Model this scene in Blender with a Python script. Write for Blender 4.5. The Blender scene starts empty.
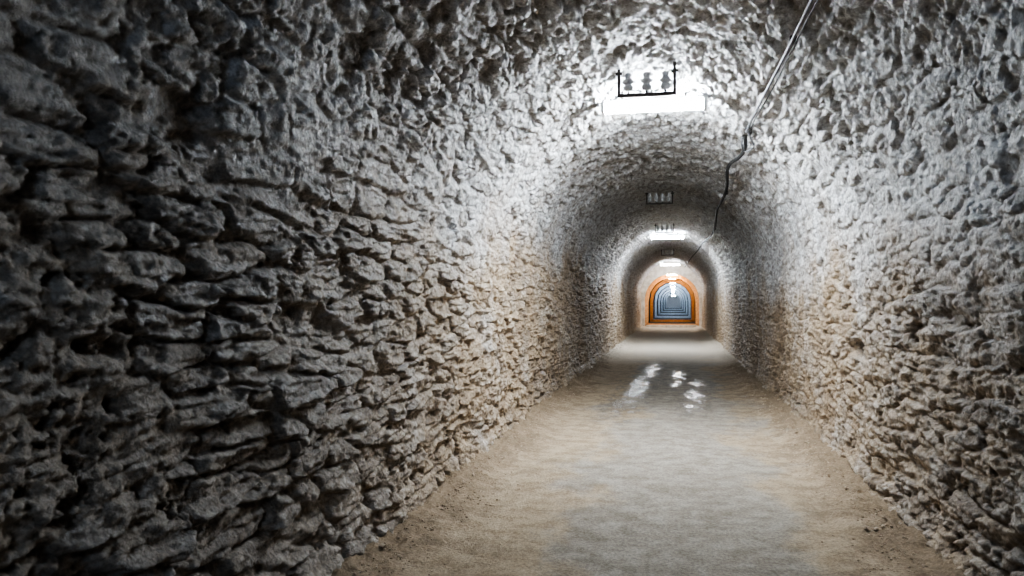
import bpy, math, random
import numpy as np
from mathutils import Vector

random.seed(4)
scene = bpy.context.scene
COL = scene.collection

# ------------------------------------------------------------------ constants (metres)
EYE = 1.2
XC, R, SPR = -0.125, 1.345, 1.605      # vault centre x, radius, springing height
YEND = 36.9
YBACK = -9.0
WALL_L = SPR + 0.08                    # wall height incl. part below floor
ARC = math.pi * R
TOT = 2 * WALL_L + ARC

# ------------------------------------------------------------------ numpy noise
def h2(ix, iy, k):
    h = (ix.astype(np.int64) * 374761393 + iy.astype(np.int64) * 668265263 + k * 974634777) & 0xFFFFFFFF
    h = ((h ^ (h >> 13)) * 1274126177) & 0xFFFFFFFF
    h = ((h ^ (h >> 15)) * 2246822519) & 0xFFFFFFFF
    h = h ^ (h >> 16)
    return h.astype(np.float64) / 4294967295.0

def vnoise(x, y, k):
    ix = np.floor(x); iy = np.floor(y)
    fx = x - ix; fy = y - iy
    fx = fx * fx * fx * (fx * (fx * 6 - 15) + 10)
    fy = fy * fy * fy * (fy * (fy * 6 - 15) + 10)
    a = h2(ix, iy, k); b = h2(ix + 1, iy, k); c = h2(ix, iy + 1, k); d = h2(ix + 1, iy + 1, k)
    return (a + (b - a) * fx) * (1 - fy) + (c + (d - c) * fx) * fy

def fbm(x, y, k, octs=4, gain=0.5):
    s = 0; amp = 1.0; tot = 0
    for o in range(octs):
        s = s + amp * (vnoise(x, y, k + o * 17) * 2 - 1)
        tot += amp
        x, y = (x * 0.8 - y * 0.6) * 2.03 + 11.3, (x * 0.6 + y * 0.8) * 2.03 - 7.1
        amp *= gain
    return s / tot

def ridged(x, y, k, octs=4, rot=True, gain=0.55):
    s = 0; amp = 1.0; tot = 0
    for o in range(octs):
        s = s + amp * (1 - np.abs(vnoise(x, y, k + o * 13) * 2 - 1) * 2)
        tot += amp
        if rot: x, y = (x * 0.8 - y * 0.6) * 2.1 + 3.3, (x * 0.6 + y * 0.8) * 2.1 - 1.7
        else:   x, y = (x * 0.97 - y * 0.24) * 2.1 + 3.3, (x * 0.24 + y * 0.97) * 2.1 - 1.7
        amp *= gain
    return s / tot

def sstep(a, b, x):
    t = np.clip((x - a) / (b - a), 0, 1)
    return t * t * (3 - 2 * t)

def stones(u, v, su, sv, k, jit=0.8):
    f1 = np.full(u.shape, 9.0); f2 = np.full(u.shape, 9.0)
    rid = np.zeros(u.shape); lx = np.zeros(u.shape); ly = np.zeros(u.shape); rid2 = np.zeros(u.shape)
    iv = np.floor(v / sv)
    vv = v / sv
    for dv in (-1, 0, 1):
        row = iv + dv
        uu = u / su + h2(row, row * 0 + 7, k) * 3.0
        iu = np.floor(uu)
        for du in (-1, 0, 1):
            c = iu + du
            cx = c + 0.5 + jit * (h2(c, row, k + 1) - 0.5)
            cy = row + 0.5 + jit * 0.8 * (h2(c, row, k + 2) - 0.5)
            dx = uu - cx; dy = vv - cy
            # every stone gets its own size weight so blocks vary from slivers to slabs
            wgt = 0.75 + 0.6 * h2(c, row, k + 5)
            d = ((np.abs(dx) ** 2.8 + np.abs(dy) ** 2.8) ** (1 / 2.8)) / wgt
            r = h2(c, row, k + 3)
            closer = d < f1
            f2 = np.where(closer, f1, np.minimum(f2, d))
            rid = np.where(closer, r, rid)
            rid2 = np.where(closer, h2(c, row, k + 4), rid2)
            lx = np.where(closer, dx, lx); ly = np.where(closer, dy, ly)
            f1 = np.where(closer, d, f1)
    return f1, f2 - f1, rid, rid2, lx, ly

# ------------------------------------------------------------------ relief of masonry
def relief(Y, S):
    left = S < TOT / 2
    hl = np.minimum(S, TOT - S)
    jag = 0.019 * fbm(Y * 12, S * 16, 7, 4, 0.64)
    wu = Y + 0.11 * fbm(Y * 2.2, S * 3, 5, 3) + jag * 1.7
    wv = S + 0.045 * fbm(Y * 1.3 + 9, S * 2.5, 6, 3) + jag * 0.65
    f1, e, r, r2, lx, ly = stones(wu, wv, 0.36, 0.108, 21, 0.95)
    mfar = np.where(left, 0.16 + sstep(2.5, 6.0, Y) * 0.32, 0.45 + 0.2 * sstep(3, 6, Y))
    mort = np.clip(sstep(-0.05, 0.5, fbm(Y * 1.9, S * 2.3, 8, 4)) + mfar, 0, 1)
    keep = 1 - 0.80 * mort
    prof = sstep(0.0, 0.20, e)
    dA = 0.038 * keep * (prof - 1) + 0.036 * keep * (r - 0.5) * (0.3 + 0.7 * prof)
    dA = dA + prof * keep * (0.042 * lx * (r2 - 0.5) - 0.034 * ly * (0.3 + r2))
    dA = dA - 0.035 * (r < 0.06) * prof * (0.4 + 0.6 * keep)
    g1, ge, gr, gr2, gx, gy = stones(wu + 3.1 + 0.3 * r, wv + 0.7, 0.16, 0.036, 55, 0.98)
    k2 = 0.75 + 0.25 * keep
    dA = dA + k2 * (0.018 * (gr - 0.5) - 0.007 * (1 - sstep(0, 0.15, ge)) + 0.019 * (gx * (gr2 - .5) - 0.5 * gy * gr))
    dA = dA + 0.016 * ridged(wu * 4.5, wv * 14, 61, 5, False)
    pit = fbm(Y * 9, S * 12, 111, 5, 0.6)
    dA = dA + mort * (0.018 * pit + 0.014 * ridged(Y * 6, S * 12, 113, 5) - 0.040 * sstep(0.30, 0.5, -pit))
    # vault
    k1, ke, kr, kr2, kx, ky = stones(wu + 1.7 + jag, wv + 2.0, 0.26, 0.12, 77, 1.0)
    sm = 0.60 + 0.5 * sstep(-0.25, 0.25, fbm(Y * 1.5, S * 1.5, 121, 3))
    kp = sstep(0.0, 0.22, ke)
    dB = sm * (0.020 * (kp - 1) + 0.034 * (kr - 0.5) * (0.3 + .7 * kp) + 0.042 * kp * (kx * (kr2 - 0.5) + ky * (kr - 0.5)))
    q1, qe, qr, qr2, qx, qy = stones(wu * 1.1 + 4.7, wv + 5.0, 0.10, 0.045, 87, 1.0)
    dB = dB + sm * (0.015 * (qr - 0.5) + 0.017 * (qx * (qr2 - .5) + qy * (qr - .5)) - 0.005 * (1 - sstep(0, .2, qe)))
    dB = dB + (0.5 + 0.5 * sm) * (0.024 * ridged(Y * 5, S * 9, 91, 5) + 0.024 * fbm(Y * 4.5, S * 6.5, 93, 5)) + 0.006
    off = np.where(left, 0.25, 0.0) + 0.45 * fbm(Y * 1.1, S * 1.1, 31, 3)
    m = sstep(1.10, 2.0, hl - off)
    r_out = r * (1 - m) + kr * m
    d = dA * (1 - m) + dB * m
    d = d + 0.045 * fbm(Y * 0.8, S * 0.8, 41, 3) + 0.007 * fbm(Y * 28, S * 40, 47, 4, 0.65)
    loc = d.copy()
    d = d + 0.06 * (1 - sstep(0.05, 0.30, hl))
    return d - 0.004, r_out, m, loc, mort * (1 - m)

def profile(S):
    X = np.zeros_like(S); Z = np.zeros_like(S); NX = np.zeros_like(S); NZ = np.zeros_like(S)
    l = S < WALL_L; r = S > WALL_L + ARC; a = ~(l | r)
    zl = S - WALL_L + SPR
    zr = TOT - S - WALL_L + SPR
    X = np.where(l, XC - R, X)
    X = np.where(r, XC + R, X)
    Z = np.where(l, zl, Z); Z = np.where(r, zr, Z)
    NX = np.where(l, 1.0, NX); NX = np.where(r, -1.0, NX)
    th = math.pi - (S - WALL_L) / R
    X = np.where(a, XC + R * np.cos(th), X); Z = np.where(a, SPR + R * np.sin(th), Z)
    NX = np.where(a, -np.cos(th), NX); NZ = np.where(a, -np.sin(th), NZ)
    return X, Z, NX, NZ

def grid_mesh(name, P, nu, nv, attrs, mat, flip=False):
    me = bpy.data.meshes.new(name)
    nverts = nu * nv
    me.vertices.add(nverts)
    me.vertices.foreach_set("co", P.astype(np.float32).ravel())
    idx = np.arange(nverts).reshape(nu, nv)
    q = np.stack([idx[:-1, :-1], idx[1:, :-1], idx[1:, 1:], idx[:-1, 1:]], -1).reshape(-1, 4)
    if flip: q = q[:, ::-1]
    nf = len(q)
    me.loops.add(nf * 4); me.polygons.add(nf)
    me.loops.foreach_set("vertex_index", q.astype(np.int32).ravel())
    me.polygons.foreach_set("loop_start", np.arange(0, nf * 4, 4, dtype=np.int32))
    me.polygons.foreach_set("loop_total", np.full(nf, 4, dtype=np.int32))
    me.polygons.foreach_set("use_smooth", np.ones(nf, dtype=bool))
    me.update(calc_edges=True)
    for k, arr in attrs.items():
        at = me.attributes.new(k, 'FLOAT', 'POINT')
        at.data.foreach_set("value", arr.astype(np.float32).ravel())
    me.materials.append(mat)
    ob = bpy.data.objects.new(name, me)
    COL.objects.link(ob)
    return ob

# ------------------------------------------------------------------ materials
def newmat(name):
    m = bpy.data.materials.new(name); m.use_nodes = True
    nt = m.node_tree
    b = nt.nodes["Principled BSDF"]
    return m, nt, b

def N(nt, t, **kw):
    n = nt.nodes.new(t)
    for k, v in kw.items():
        if k in n.inputs: n.inputs[k].default_value = v
        else: setattr(n, k, v)
    return n

def mixc(nt, fac, a, b, blend='MIX'):
    n = nt.nodes.new('ShaderNodeMix'); n.data_type = 'RGBA'; n.blend_type = blend
    for sock, v in ((n.inputs[0], fac), (n.inputs[6], a), (n.inputs[7], b)):
        if isinstance(v, bpy.types.NodeSocket): nt.links.new(v, sock)
        elif isinstance(v, (int, float)): sock.default_value = v
        else: sock.default_value = (*v, 1)
    return n.outputs[2]

def mathn(nt, op, a, b=0.0, clamp=False):
    n = nt.nodes.new('ShaderNodeMath'); n.operation = op; n.use_clamp = clamp
    for i, v in enumerate((a, b)):
        if isinstance(v, bpy.types.NodeSocket): nt.links.new(v, n.inputs[i])
        else: n.inputs[i].default_value = v
    return n.outputs[0]

def maprange(nt, v, a, b, c=0.0, d=1.0):
    n = nt.nodes.new('ShaderNodeMapRange'); n.interpolation_type = 'SMOOTHSTEP'
    nt.links.new(v, n.inputs[0])
    n.inputs[1].default_value = a; n.inputs[2].default_value = b
    n.inputs[3].default_value = c; n.inputs[4].default_value = d
    return n.outputs[0]

def noise(nt, vec, scale, detail=5, rough=0.6):
    n = nt.nodes.new('ShaderNodeTexNoise')
    n.inputs['Scale'].default_value = scale; n.inputs['Detail'].default_value = detail
    n.inputs['Roughness'].default_value = rough
    nt.links.new(vec, n.inputs['Vector'])
    return n.outputs['Fac']

def stone_mat():
    m, nt, b = newmat("rough_masonry")
    geo = N(nt, 'ShaderNodeNewGeometry'); P = geo.outputs['Position']
    sep = N(nt, 'ShaderNodeSeparateXYZ'); nt.links.new(P, sep.inputs[0])
    def attr(nm):
        a = nt.nodes.new('ShaderNodeAttribute'); a.attribute_name = nm; return a.outputs['Fac']
    rid, vault, rel, mort = attr('stone_id'), attr('vault'), attr('relief'), attr('mortar')
    n1 = noise(nt, P, 2.2, 6, 0.6); n2 = noise(nt, P, 14, 6, 0.65); n3 = noise(nt, P, 60, 5, 0.7)
    n4 = noise(nt, P, 5.5, 6, 0.65)
    tan = mixc(nt, maprange(nt, n2, 0.3, 0.7), (0.225, 0.15, 0.085), (0.58, 0.45, 0.31))
    grey = mixc(nt, maprange(nt, n2, 0.35, 0.72), (0.10, 0.082, 0.068), (0.37, 0.325, 0.285))
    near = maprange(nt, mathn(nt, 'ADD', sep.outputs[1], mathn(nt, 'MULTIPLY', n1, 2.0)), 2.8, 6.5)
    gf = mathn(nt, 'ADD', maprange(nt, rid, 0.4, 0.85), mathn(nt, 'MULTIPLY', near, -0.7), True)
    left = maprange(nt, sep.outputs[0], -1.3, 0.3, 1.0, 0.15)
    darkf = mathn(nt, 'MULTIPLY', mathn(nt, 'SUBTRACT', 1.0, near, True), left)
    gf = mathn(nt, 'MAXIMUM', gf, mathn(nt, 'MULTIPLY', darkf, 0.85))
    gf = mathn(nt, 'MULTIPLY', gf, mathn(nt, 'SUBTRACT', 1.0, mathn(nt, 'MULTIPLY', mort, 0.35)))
    wall = mixc(nt, gf, tan, grey)
    lime = mixc(nt, maprange(nt, n2, 0.36, 0.60), (0.305, 0.285, 0.26), (0.82, 0.825, 0.84))
    lime = mixc(nt, maprange(nt, n4, 0.50, 0.68, 0, 0.45), lime, (0.30, 0.27, 0.235))
    lf = mathn(nt, 'ADD', vault, mathn(nt, 'MULTIPLY', mathn(nt, 'SUBTRACT', n1, 0.5), 1.8), True)
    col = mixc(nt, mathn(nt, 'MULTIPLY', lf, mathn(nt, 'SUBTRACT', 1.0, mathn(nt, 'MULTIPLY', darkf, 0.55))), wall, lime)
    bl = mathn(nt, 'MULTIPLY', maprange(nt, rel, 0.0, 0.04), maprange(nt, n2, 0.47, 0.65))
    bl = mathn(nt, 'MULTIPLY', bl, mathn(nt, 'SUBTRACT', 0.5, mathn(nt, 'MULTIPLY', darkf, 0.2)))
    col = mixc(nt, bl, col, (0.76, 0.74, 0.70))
    recess = maprange(nt, rel, 0.0, -0.05)  # darker brown where the relief sinks below the mean surface
    col = mixc(nt, mathn(nt, 'MULTIPLY', recess, 0.65), col, (0.14, 0.10, 0.068))
    spk = maprange(nt, n3, 0.3, 0.7, 0.6, 1.15)
    comb = nt.nodes.new('ShaderNodeVectorMath'); comb.operation = 'SCALE'
    nt.links.new(col, comb.inputs[0]); nt.links.new(spk, comb.inputs['Scale'])
    nt.links.new(comb.outputs[0], b.inputs['Base Color'])
    nt.links.new(maprange(nt, n2, 0.3, 0.7, 0.36, 0.85), b.inputs['Roughness'])
    mus = noise(nt, P, 24, 8, 0.71); fine = noise(nt, P, 90, 5, 0.7)
    hgt = mathn(nt, 'ADD', mus, mathn(nt, 'MULTIPLY', fine, 0.3))
    bump = N(nt, 'ShaderNodeBump', Strength=1.0, Distance=0.034)
    nt.links.new(hgt, bump.inputs['Height']); nt.links.new(bump.outputs[0], b.inputs['Normal'])
    return m

def floor_mat():
    m, nt, b = newmat("packed_earth_floor")
    geo = N(nt, 'ShaderNodeNewGeometry'); P = geo.outputs['Position']
    sep = N(nt, 'ShaderNodeSeparateXYZ'); nt.links.new(P, sep.inputs[0])
    mp = nt.nodes.new('ShaderNodeMapping'); mp.inputs['Scale'].default_value = (1, 0.5, 1)
    nt.links.new(P, mp.inputs[0]); PS = mp.outputs[0]
    n1 = noise(nt, PS, 1.6, 6, 0.6); n2 = noise(nt, P, 7, 8, 0.68); n3 = noise(nt, P, 60, 6, 0.7)
    n4 = noise(nt, P, 3.0, 9, 0.68); n5 = noise(nt, PS, 22, 7, 0.7)
    sand = mixc(nt, maprange(nt, n2, 0.32, 0.68), (0.27, 0.205, 0.135), (0.43, 0.34, 0.24))
    conc = mixc(nt, maprange(nt, n2, 0.32, 0.68), (0.225, 0.195, 0.157), (0.36, 0.32, 0.268))
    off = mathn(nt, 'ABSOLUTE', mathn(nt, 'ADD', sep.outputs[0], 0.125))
    cx = mathn(nt, 'ABSOLUTE', mathn(nt, 'ADD', sep.outputs[0], -0.02))
    cf = maprange(nt, mathn(nt, 'ADD', cx, mathn(nt, 'MULTIPLY', mathn(nt, 'SUBTRACT', n1, 0.5), 2.4)), 0.4, 0.8, 1, 0)
    col = mixc(nt, cf, sand, conc)
    col = mixc(nt, maprange(nt, n4, 0.50, 0.60, 0, 0.32), col, (0.17, 0.135, 0.098))
    col = mixc(nt, maprange(nt, n5, 0.56, 0.68, 0, 0.35), col, (0.14, 0.112, 0.083))
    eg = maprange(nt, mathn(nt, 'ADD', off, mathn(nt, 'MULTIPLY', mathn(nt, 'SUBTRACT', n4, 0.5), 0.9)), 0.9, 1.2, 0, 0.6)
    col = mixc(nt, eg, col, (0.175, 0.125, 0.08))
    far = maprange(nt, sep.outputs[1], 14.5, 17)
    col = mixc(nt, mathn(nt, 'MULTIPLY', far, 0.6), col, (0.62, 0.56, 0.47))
    wa = nt.nodes.new('ShaderNodeAttribute'); wa.attribute_name = 'wet'
    wb = nt.nodes.new('ShaderNodeAttribute'); wb.attribute_name = 'damp'
    wet = wa.outputs['Fac']; damp = wb.outputs['Fac']
    col = mixc(nt, mathn(nt, 'MULTIPLY', damp, 0.55), col, (0.12, 0.105, 0.09))
    spk = maprange(nt, n3, 0.35, 0.65, 0.72, 1.18)
    comb = nt.nodes.new('ShaderNodeVectorMath'); comb.operation = 'SCALE'
    nt.links.new(col, comb.inputs[0]); nt.links.new(spk, comb.inputs['Scale'])
    nt.links.new(comb.outputs[0], b.inputs['Base Color'])
    nt.links.new(mixc(nt, wet, mixc(nt, damp, (0.95,) * 3, (0.7,) * 3), (0.27,) * 3), b.inputs['Roughness'])
    nt.links.new(maprange(nt, wet, 0, 1, 0.10, 0.17), b.inputs['Specular IOR Level'])
    bump = N(nt, 'ShaderNodeBump', Distance=0.016)
    nt.links.new(maprange(nt, wet, 0, 1, 0.9, 0.25), bump.inputs['Strength'])
    nt.links.new(mathn(nt, 'ADD', n3, mathn(nt, 'MULTIPLY', n2, 1.4)), bump.inputs['Height'])
    nt.links.new(bump.outputs[0], b.inputs['Normal'])
    return m

def simple(name, c1, c2, rough=0.6, metal=0.0, scale=20, bump=0.3, dist=0.004):
    m, nt, b = newmat(name)
    geo = N(nt, 'ShaderNodeNewGeometry')
    n = noise(nt, geo.outputs['Position'], scale, 5, 0.6)
    nt.links.new(mixc(nt, maprange(nt, n, 0.3, 0.7), c1, c2), b.inputs['Base Color'])
    b.inputs['Roughness'].default_value = rough; b.inputs['Metallic'].default_value = metal
    bp = N(nt, 'ShaderNodeBump', Strength=bump, Distance=dist)
    nt.links.new(n, bp.inputs['Height']); nt.links.new(bp.outputs[0], b.inputs['Normal'])
    return m

def emit(name, col, s):
    m, nt, b = newmat(name)
    b.inputs['Base Color'].default_value = (0.9, 0.9, 0.9, 1)
    b.inputs['Emission Color'].default_value = (*col, 1)
    b.inputs['Emission Strength'].default_value = s
    return m

M_STONE = stone_mat(); M_FLOOR = floor_mat()
M_METAL = simple("rusty_black_iron", (0.015, 0.014, 0.013), (0.05, 0.04, 0.03), 0.6, 0.5, 60)
M_PORC = simple("porcelain", (0.40, 0.40, 0.40), (0.55, 0.55, 0.55), 0.3, 0, 30, 0.05)
M_CABLE_L = simple("grey_cable_sheath", (0.05, 0.05, 0.055), (0.17, 0.17, 0.18), 0.6, 0, 40)
M_CABLE_D = simple("black_cable_sheath", (0.012, 0.012, 0.014), (0.03, 0.03, 0.03), 0.7, 0, 40)
M_HOUS = simple("lamp_housing_white", (0.55, 0.55, 0.55), (0.75, 0.75, 0.75), 0.4, 0, 20, 0.05)
M_RUB = simple("rubble_stone", (0.22, 0.16, 0.105), (0.48, 0.38, 0.27), 0.9, 0, 18, 0.7, 0.01)
M_ORANGE = simple("orange_brick_arch", (0.60, 0.27, 0.09), (0.78, 0.42, 0.18), 0.7, 0, 12)
M_BLUE = simple("blue_grey_concrete", (0.52, 0.57, 0.64), (0.76, 0.81, 0.88), 0.7, 0, 8)
M_DARKL = simple("dark_lining", (0.012, 0.013, 0.018), (0.028, 0.029, 0.038), 0.95, 0, 6)
M_CREAM = simple("limewashed_masonry", (0.42, 0.37, 0.30), (0.66, 0.61, 0.53), 0.85, 0, 6, 0.8, 0.03)
M_PFLOOR = simple("passage_floor_slab", (0.05, 0.05, 0.055), (0.11, 0.11, 0.12), 0.9, 0, 4, 0.5, 0.02)

# ------------------------------------------------------------------ shell
ys = [YBACK]
while ys[-1] < YEND:
    y = ys[-1]
    if y < -0.5: d = 0.06
    elif y < 0.7: d = 0.02
    else: d = 0.0072 * max(1.0, y / 2.4)
    ys.append(y + d)
ys = np.array(ys)

def shell(name, s0, s1, n):
    ss = np.linspace(s0, s1, n)
    Y, S = np.meshgrid(ys, ss, indexing='ij')
    d, r, m, loc, mo = relief(Y, S)
    X, Z, NX, NZ = profile(S)
    P = np.stack([X + NX * d, Y, Z + NZ * d], -1)
    return grid_mesh(name, P, len(ys), n, {'stone_id': r, 'vault': m, 'relief': loc, 'mortar': mo}, M_STONE)

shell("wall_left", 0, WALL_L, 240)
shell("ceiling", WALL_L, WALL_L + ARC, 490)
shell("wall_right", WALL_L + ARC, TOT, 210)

def floor_h(X, Y):
    X = np.asarray(X, dtype=float); Y = np.asarray(Y, dtype=float)
    e = np.minimum(X - (XC - R), (XC + R) - X)
    edge = 1 - sstep(0.02, 0.42, e + 0.20 * fbm(X * 2, Y * 1.5, 201, 4))
    base = 0.010 * fbm(X * 1.2, Y * 0.8, 202, 3) + 0.005 * fbm(X * 9, Y * 7, 203, 5, 0.6)
    return base * (1 + edge) + edge * (0.060 + 0.035 * fbm(X * 7, Y * 7, 204, 4) + 0.022 * ridged(X * 16, Y * 16, 205, 4))

def wet_mask(X, Y, grow=0.0, lo=0.62):
    w = np.zeros_like(X)
    for (cx, cy, rx, ry) in ((-0.50, 11.0, 0.12, 2.1), (-0.38, 13.8, 0.10, 1.8), (-0.64, 9.3, 0.06, .7),
                             (0.06, 13.2, 0.11, 0.9), (0.02, 12.0, 0.07, 0.7), (0.27, 10.4, 0.12, 0.6),
                             (0.34, 11.7, 0.12, 0.45), (0.20, 9.3, 0.10, 0.4)):
        dd = np.sqrt(((X - cx) / (rx + grow)) ** 2 + ((Y - cy) / (ry + grow * 4)) ** 2) + 1.6 * fbm(X * 13, Y * 5.5, 210, 5, 0.75)
        w = np.maximum(w, 1 - sstep(lo, 0.98, dd))
    return w

yf = ys[::2]; xs = np.linspace(XC - R - 0.12, XC + R + 0.12, 300)
Yg, Xg = np.meshgrid(yf, xs, indexing='ij')
wet = wet_mask(Xg, Yg, 0.0, 0.5); damp = wet_mask(Xg, Yg, 0.14, 0.3)
Zg = floor_h(Xg, Yg) * (1 - 0.6 * wet)
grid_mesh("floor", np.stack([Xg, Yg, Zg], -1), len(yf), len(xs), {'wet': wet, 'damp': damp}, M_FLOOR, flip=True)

# ------------------------------------------------------------------ mesh helpers
def mesh_obj(name, verts, faces, mat, parent=None, smooth=False, loc=(0, 0, 0)):
    me = bpy.data.meshes.new(name); me.from_pydata(verts, [], faces); me.update()
    me.materials.append(mat)
    if smooth: me.polygons.foreach_set("use_smooth", [True] * len(me.polygons))
    ob = bpy.data.objects.new(name, me); COL.objects.link(ob); ob.location = loc
    if parent: ob.parent = parent
    return ob

def box(name, c, s, mat, parent=None, bev=0.0):
    x, y, z = [v / 2 for v in s]
    v = [(c[0] + i * x, c[1] + j * y, c[2] + k * z) for i in (-1, 1) for j in (-1, 1) for k in (-1, 1)]
    f = [(0, 1, 3, 2), (4, 6, 7, 5), (0, 4, 5, 1), (2, 3, 7, 6), (0, 2, 6, 4), (1, 5, 7, 3)]
    ob = mesh_obj(name, v, f, mat, parent)
    if bev:
        b = ob.modifiers.new("bevel", 'BEVEL'); b.width = bev; b.segments = 3
    return ob

def lathe(name, prof, c, mat, parent, n=20):
    v = []; f = []
    for (r, z) in prof:
        for i in range(n):
            a = 2 * math.pi * i / n
            v.append((c[0] + r * math.cos(a), c[1] + r * math.sin(a), c[2] + z))
    for k in range(len(prof) - 1):
        for i in range(n):
            f.append((k * n + i, k * n + (i + 1) % n, (k + 1) * n + (i + 1) % n, (k + 1) * n + i))
    f.append(tuple(range(n))[::-1]); f.append(tuple((len(prof) - 1) * n + i for i in range(n)))
    return mesh_obj(name, v, f, mat, parent, True)

def xcyl(name, x0, x1, y, z, r, mat, parent, n=20, sz=1.0):
    v = []; f = []
    for x in (x0, x1):
        for i in range(n):
            a = 2 * math.pi * i / n
            v.append((x, y + r * math.cos(a), z + r * sz * math.sin(a)))
    for i in range(n): f.append((i, (i + 1) % n, n + (i + 1) % n, n + i))
    f.append(tuple(range(n))[::-1]); f.append(tuple(range(n, 2 * n)))
    return mesh_obj(name, v, f, mat, parent, True)

def tube(name, pts, r, mat, parent=None, kind='POLY'):
    cu = bpy.data.curves.new(name, 'CURVE'); cu.dimensions = '3D'
    cu.bevel_depth = r; cu.bevel_resolution = 4; cu.resolution_u = 6
    sp = cu.splines.new('NURBS' if kind == 'NURBS' else 'POLY'); sp.points.add(len(pts) - 1)
    for p, q in zip(sp.points, pts): p.co = (*q, 1)
    if kind == 'NURBS': sp.use_endpoint_u = True; sp.order_u = 3
    cu.materials.append(mat)
    ob = bpy.data.objects.new(name, cu); COL.objects.link(ob)
    if parent: ob.parent = parent
    return ob

def empty(name, loc):
    e = bpy.data.objects.new(name, None); COL.objects.link(e); e.location = loc; e.empty_display_size = 0.2
    return e

# ------------------------------------------------------------------ lamps
def lamp(y, z, col, strength, x=-0.16, L=0.86, hang=True, k=1.0):
    e = empty("fluorescent_lamp", (x, y, z))
    m = emit("lamp_tube_glow", col, strength)
    box("housing", (0, 0, 0.055 * k), (L, 0.09, 0.03 * k), M_HOUS, e, 0.008 * k)
    xcyl("tube_1", -L / 2 + 0.03, L / 2 - 0.03, -0.035, 0.0, 0.030 * k, m, e)
    xcyl("tube_2", -L / 2 + 0.03, L / 2 - 0.03, 0.035, 0.0, 0.030 * k, m, e)
    for i, sx in enumerate((-1, 1)):
        box("end_cap_%d" % (i + 1), (sx * (L / 2 - 0.015), 0, 0.005), (0.03, 0.14, 0.085 * k), M_HOUS, e, 0.008 * k)
        if hang: box("hanger_%d" % (i + 1), (sx * L * 0.3, 0, 0.10), (0.02, 0.02, 0.09), M_METAL, e)
    return e

COOL = (0.84, 0.92, 1.0)
lamp(6.65, 2.80, COOL, 740)
lamp(20.5, 2.80, COOL, 520)
lamp(35.6, 2.78, (0.95, 0.96, 1.0), 230)
lamp(-4.0, 2.80, (0.50, 0.70, 1.0), 430)  # unseen lamp added behind the camera as bluish fill light

# ------------------------------------------------------------------ insulator brackets
PROF = [(0.012, 0), (0.030, 0.005), (0.034, 0.03), (0.026, 0.042), (0.024, 0.05), (0.036, 0.056), (0.037, 0.075),
        (0.024, 0.088), (0.018, 0.10), (0.024, 0.112), (0.022, 0.128), (0.010, 0.135)]
def bracket(x, y, z, n, w=0.40, drop=0.24, sc=1.0):
    e = empty("insulator_bracket", (x, y, z))
    box("crossbar", (0, 0, 0), (w, 0.035, 0.022), M_METAL, e, 0.003)
    box("post_1", (-w / 2, 0, drop / 2 - 0.01), (0.022, 0.022, drop), M_METAL, e, 0.003)
    box("post_2", (w / 2, 0, drop / 2 - 0.01), (0.022, 0.022, drop), M_METAL, e, 0.003)
    box("foot_1", (-w / 2, 0, 0.16), (0.05, 0.04, 0.02), M_METAL, e, 0.003)
    box("foot_2", (w / 2, 0, 0.16), (0.05, 0.04, 0.02), M_METAL, e, 0.003)
    for i in range(n):
        px = -w / 2 + w * (i + 0.5) / n
        lathe("insulator_%d" % (i + 1), [(a * sc, b) for a, b in PROF], (px, 0, 0.03), M_PORC, e)
        box("pin_%d" % (i + 1), (px, 0, 0.02), (0.014, 0.014, 0.05), M_METAL, e)
    return e
bracket(-0.19, 5.85, 2.70, 3, sc=1.15)
bracket(-0.22, 12.8, 2.74, 4)
bracket(-0.20, 18.0, 2.72, 4)
bracket(-0.20, 27.0, 2.72, 4)

# ------------------------------------------------------------------ cable
def vp(y, phi, inset=0.07):
    a = math.radians(phi); rr = R - inset
    return (XC + rr * math.sin(a), y, SPR + rr * math.cos(a))
cab = empty("electric_cable", vp(7.2, 35))
def rel(pts):
    o = cab.location
    return [(p[0] - o[0], p[1] - o[1], p[2] - o[2]) for p in pts]
p1 = [vp(-8.5, 38), vp(-4, 38, .09), vp(0, 38, .08), vp(2, 37.6, .08), vp(3.2, 37.5, .09), vp(4.1, 37, .07), vp(4.8, 36.9, .09), vp(5.5, 36.2, .08), vp(6.1, 35.9, .10), vp(6.6, 35.3, .07), vp(7.2, 35.1, .06)]
tube("sheath_near", rel(p1), 0.009, M_CABLE_L, cab, 'NURBS')
p1b = [(p[0] + 0.022 + 0.008 * math.sin(i * 2.0), p[1], p[2] - 0.012) for i, p in enumerate(p1)]
tube("thin_wire", rel(p1b), 0.0045, M_CABLE_D, cab, 'NURBS')
p2 = [vp(7.15, 35.1), vp(7.5, 38.3, .09), vp(8.0, 37.4, .11), vp(8.7, 33.8, .08), vp(9.3, 34.2, .07), vp(10.2, 38.2, .08), vp(11.2, 38.9, .12),
      vp(12.4, 37.6, .09), vp(13.6, 40, .08), vp(15.0, 43.6, .10), vp(16.6, 43.8, .12), vp(18.0, 41.5, .08), vp(19.5, 39, .08), vp(22.5, 38.5, .10),
      vp(27, 34, .08), vp(32, 31, .08), vp(36.5, 29, .08)]
tube("sheath_far", rel(p2), 0.018, M_CABLE_D, cab, 'NURBS')
lp = [vp(7.0, 35.3, .06), vp(7.1, 38, .09), vp(7.3, 41, .07), vp(7.5, 39, .14), vp(7.35, 36, .13), vp(7.15, 34, .06)]
tube("loop", rel(lp), 0.008, M_CABLE_L, cab, 'NURBS')
c = rel([vp(7.15, 35.3, .05)])[0]
box("clamp", c, (0.08, 0.10, 0.06), M_METAL, cab, 0.01)
for i, (yy, ph) in enumerate(((4.6, 36.8), (10.8, 38.4), (15.3, 43.0), (22.5, 38.0))):
    c = rel([vp(yy, ph, .05)])[0]
    box("clip_%d" % (i + 1), c, (0.04, 0.025, 0.05), M_METAL, cab, 0.006)

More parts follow.
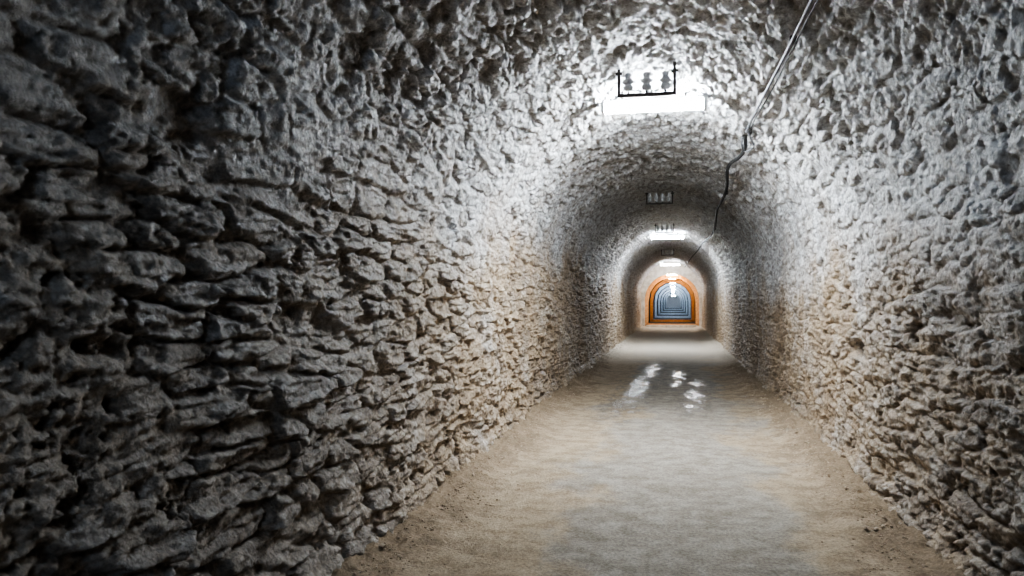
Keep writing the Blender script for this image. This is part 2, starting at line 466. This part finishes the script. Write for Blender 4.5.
# ------------------------------------------------------------------ fine rubble along wall feet
def ico():
    t = (1 + 5 ** .5) / 2
    v = [(-1, t, 0), (1, t, 0), (-1, -t, 0), (1, -t, 0), (0, -1, t), (0, 1, t), (0, -1, -t), (0, 1, -t), (t, 0, -1), (t, 0, 1), (-t, 0, -1), (-t, 0, 1)]
    v = [Vector(p).normalized() for p in v]
    f = [(0, 11, 5), (0, 5, 1), (0, 1, 7), (0, 7, 10), (0, 10, 11), (1, 5, 9), (5, 11, 4), (11, 10, 2), (10, 7, 6), (7, 1, 8),
         (3, 9, 4), (3, 4, 2), (3, 2, 6), (3, 6, 8), (3, 8, 9), (4, 9, 5), (2, 4, 11), (6, 2, 10), (8, 6, 7), (9, 8, 1)]
    return v, f
iv, if_ = ico()
V = []; F = []
pos = []
for i in range(3200):
    y = 1.2 + (random.random() ** 1.5) * 14
    t = abs(random.gauss(0, 0.13))
    x = XC - R + 0.12 + t if random.random() < 0.5 else XC + R - 0.12 - t
    s = random.uniform(0.0025, 0.007) * (2.2 if random.random() < 0.06 and t < 0.15 else 1)
    pos.append((x, y, s))
zz = floor_h(np.array([p[0] for p in pos]), np.array([p[1] for p in pos]))
for (x, y, s), z in zip(pos, zz):
    b0 = len(V); sx, sy, sz = s * random.uniform(.8, 1.5), s * random.uniform(.8, 1.5), s * random.uniform(.5, .9)
    for p in iv:
        j = random.uniform(.75, 1.2)
        V.append((x + p.x * sx * j, y + p.y * sy * j, z + sz * 0.5 + p.z * sz * j))
    F += [(a + b0, b + b0, c + b0) for a, b, c in if_]
mesh_obj("rubble_gravel", V, F, M_RUB)

# ------------------------------------------------------------------ lined passage beyond
PX = -0.10
PEND = 150.0
def arch_pts(hw, spr, top, n=24):
    pts = [(PX - hw, -0.03), (PX - hw, spr)]
    for i in range(1, n):
        a = math.pi - math.pi * i / n
        pts.append((PX + hw * math.cos(a), spr + (top - spr) * math.sin(a)))
    pts += [(PX + hw, spr), (PX + hw, -0.03)]
    return pts
def ring(V, F, inner, outer, y0, y1):
    n = len(inner); b = len(V)
    for pl, y in ((inner, y0), (outer, y0), (inner, y1), (outer, y1)):
        V += [(p[0], y, p[1]) for p in pl]
    for i in range(n - 1):
        F.append((b + i, b + i + 1, b + n + i + 1, b + n + i))
        F.append((b + 2 * n + i, b + 3 * n + i, b + 3 * n + i + 1, b + 2 * n + i + 1))
        F.append((b + i, b + 2 * n + i, b + 2 * n + i + 1, b + i + 1))
V = []; F = []
ring(V, F, arch_pts(1.22, 1.25, 2.42), arch_pts(1.75, 1.6, 3.3), 36.92, 37.25)
mesh_obj("wall_portal", V, F, M_CREAM)
a0 = arch_pts(1.26, 1.25, 2.50)
n = len(a0)
V = [(p[0], 37.27, p[1]) for p in a0] + [(p[0], PEND, p[1]) for p in a0]
F = [(i, i + 1, n + i + 1, n + i) for i in range(n - 1)]
mesh_obj("tunnel_lining", V, F, M_DARKL)
mesh_obj("floor_passage", [(-1.36, 36.8, 0.0), (1.16, 36.8, 0.0), (1.16, PEND, 0.0), (-1.36, PEND, 0.0)], [(0, 1, 2, 3)], M_PFLOOR)
mesh_obj("wall_end", [(-1.6, PEND + .1, -0.1), (1.4, PEND + .1, -0.1), (1.4, PEND + .1, 2.7), (-1.6, PEND + .1, 2.7)], [(0, 1, 2, 3)], M_BLUE)
box("threshold_step", (-0.12, 36.7, 0.04), (2.3, 0.35, 0.12), M_CREAM, None, 0.02)
def sill(V, F, y):
    b = len(V)
    V += [(PX - 1.2, y, 0.0), (PX + 1.2, y, 0.0), (PX + 1.2, y, 0.12), (PX - 1.2, y, 0.12),
          (PX - 1.2, y + .3, 0.0), (PX + 1.2, y + .3, 0.0), (PX + 1.2, y + .3, 0.12), (PX - 1.2, y + .3, 0.12)]
    F += [(b, b + 1, b + 2, b + 3), (b + 3, b + 2, b + 6, b + 7), (b + 4, b + 7, b + 6, b + 5)]
V = []; F = []
oy = (37.9, 46.5)
for y in oy:
    ring(V, F, arch_pts(1.08, 1.15, 2.28, 8), arch_pts(1.245, 1.25, 2.485, 8), y, y + 0.2); sill(V, F, y)
mesh_obj("orange_support_arches", V, F, M_ORANGE)
V = []; F = []
y = 57.5; by = []
while y < PEND - 2:
    ring(V, F, arch_pts(1.10, 1.15, 2.29, 8), arch_pts(1.245, 1.25, 2.485, 8), y, y + 0.2); sill(V, F, y)
    by.append(y); y *= 1.23
mesh_obj("concrete_support_arches", V, F, M_BLUE)
# small lamps added to wash each arch, set a little before it
lamp(37.45, 2.40, (1.0, 0.68, 0.36), 620, PX, 0.5, False, 0.5)
lamp(oy[1] - 1.2, 2.42, (1.0, 0.64, 0.30), 900, PX, 0.4, False, 0.4)
for yy in by: lamp(yy - 1.2, 2.42, (0.66, 0.82, 1.0), 1100, PX, 0.4, False, 0.4)
lamp(PEND - 4, 2.1, (0.8, 0.9, 1.0), 300, PX, 0.8, False, 1.0)

# ------------------------------------------------------------------ world & camera
w = bpy.data.worlds.new("tunnel_dark"); scene.world = w; w.use_nodes = True
w.node_tree.nodes["Background"].inputs[0].default_value = (0.4, 0.5, 0.7, 1)
w.node_tree.nodes["Background"].inputs[1].default_value = 0.05
try:
    scene.view_settings.look = 'AgX - Medium High Contrast'
except Exception as ex:
    print(ex)

cd = bpy.data.cameras.new("camera"); cam = bpy.data.objects.new("camera", cd); COL.objects.link(cam)
cd.lens = 27.98; cd.sensor_width = 36; cd.clip_start = 0.05; cd.clip_end = 400
cam.location = (0, 0, EYE)
cam.rotation_euler = (math.radians(90 + 0.92), 0, math.atan(162 / 796))
cd.dof.use_dof = True; cd.dof.focus_distance = 7.0; cd.dof.aperture_fstop = 6.0
scene.camera = cam
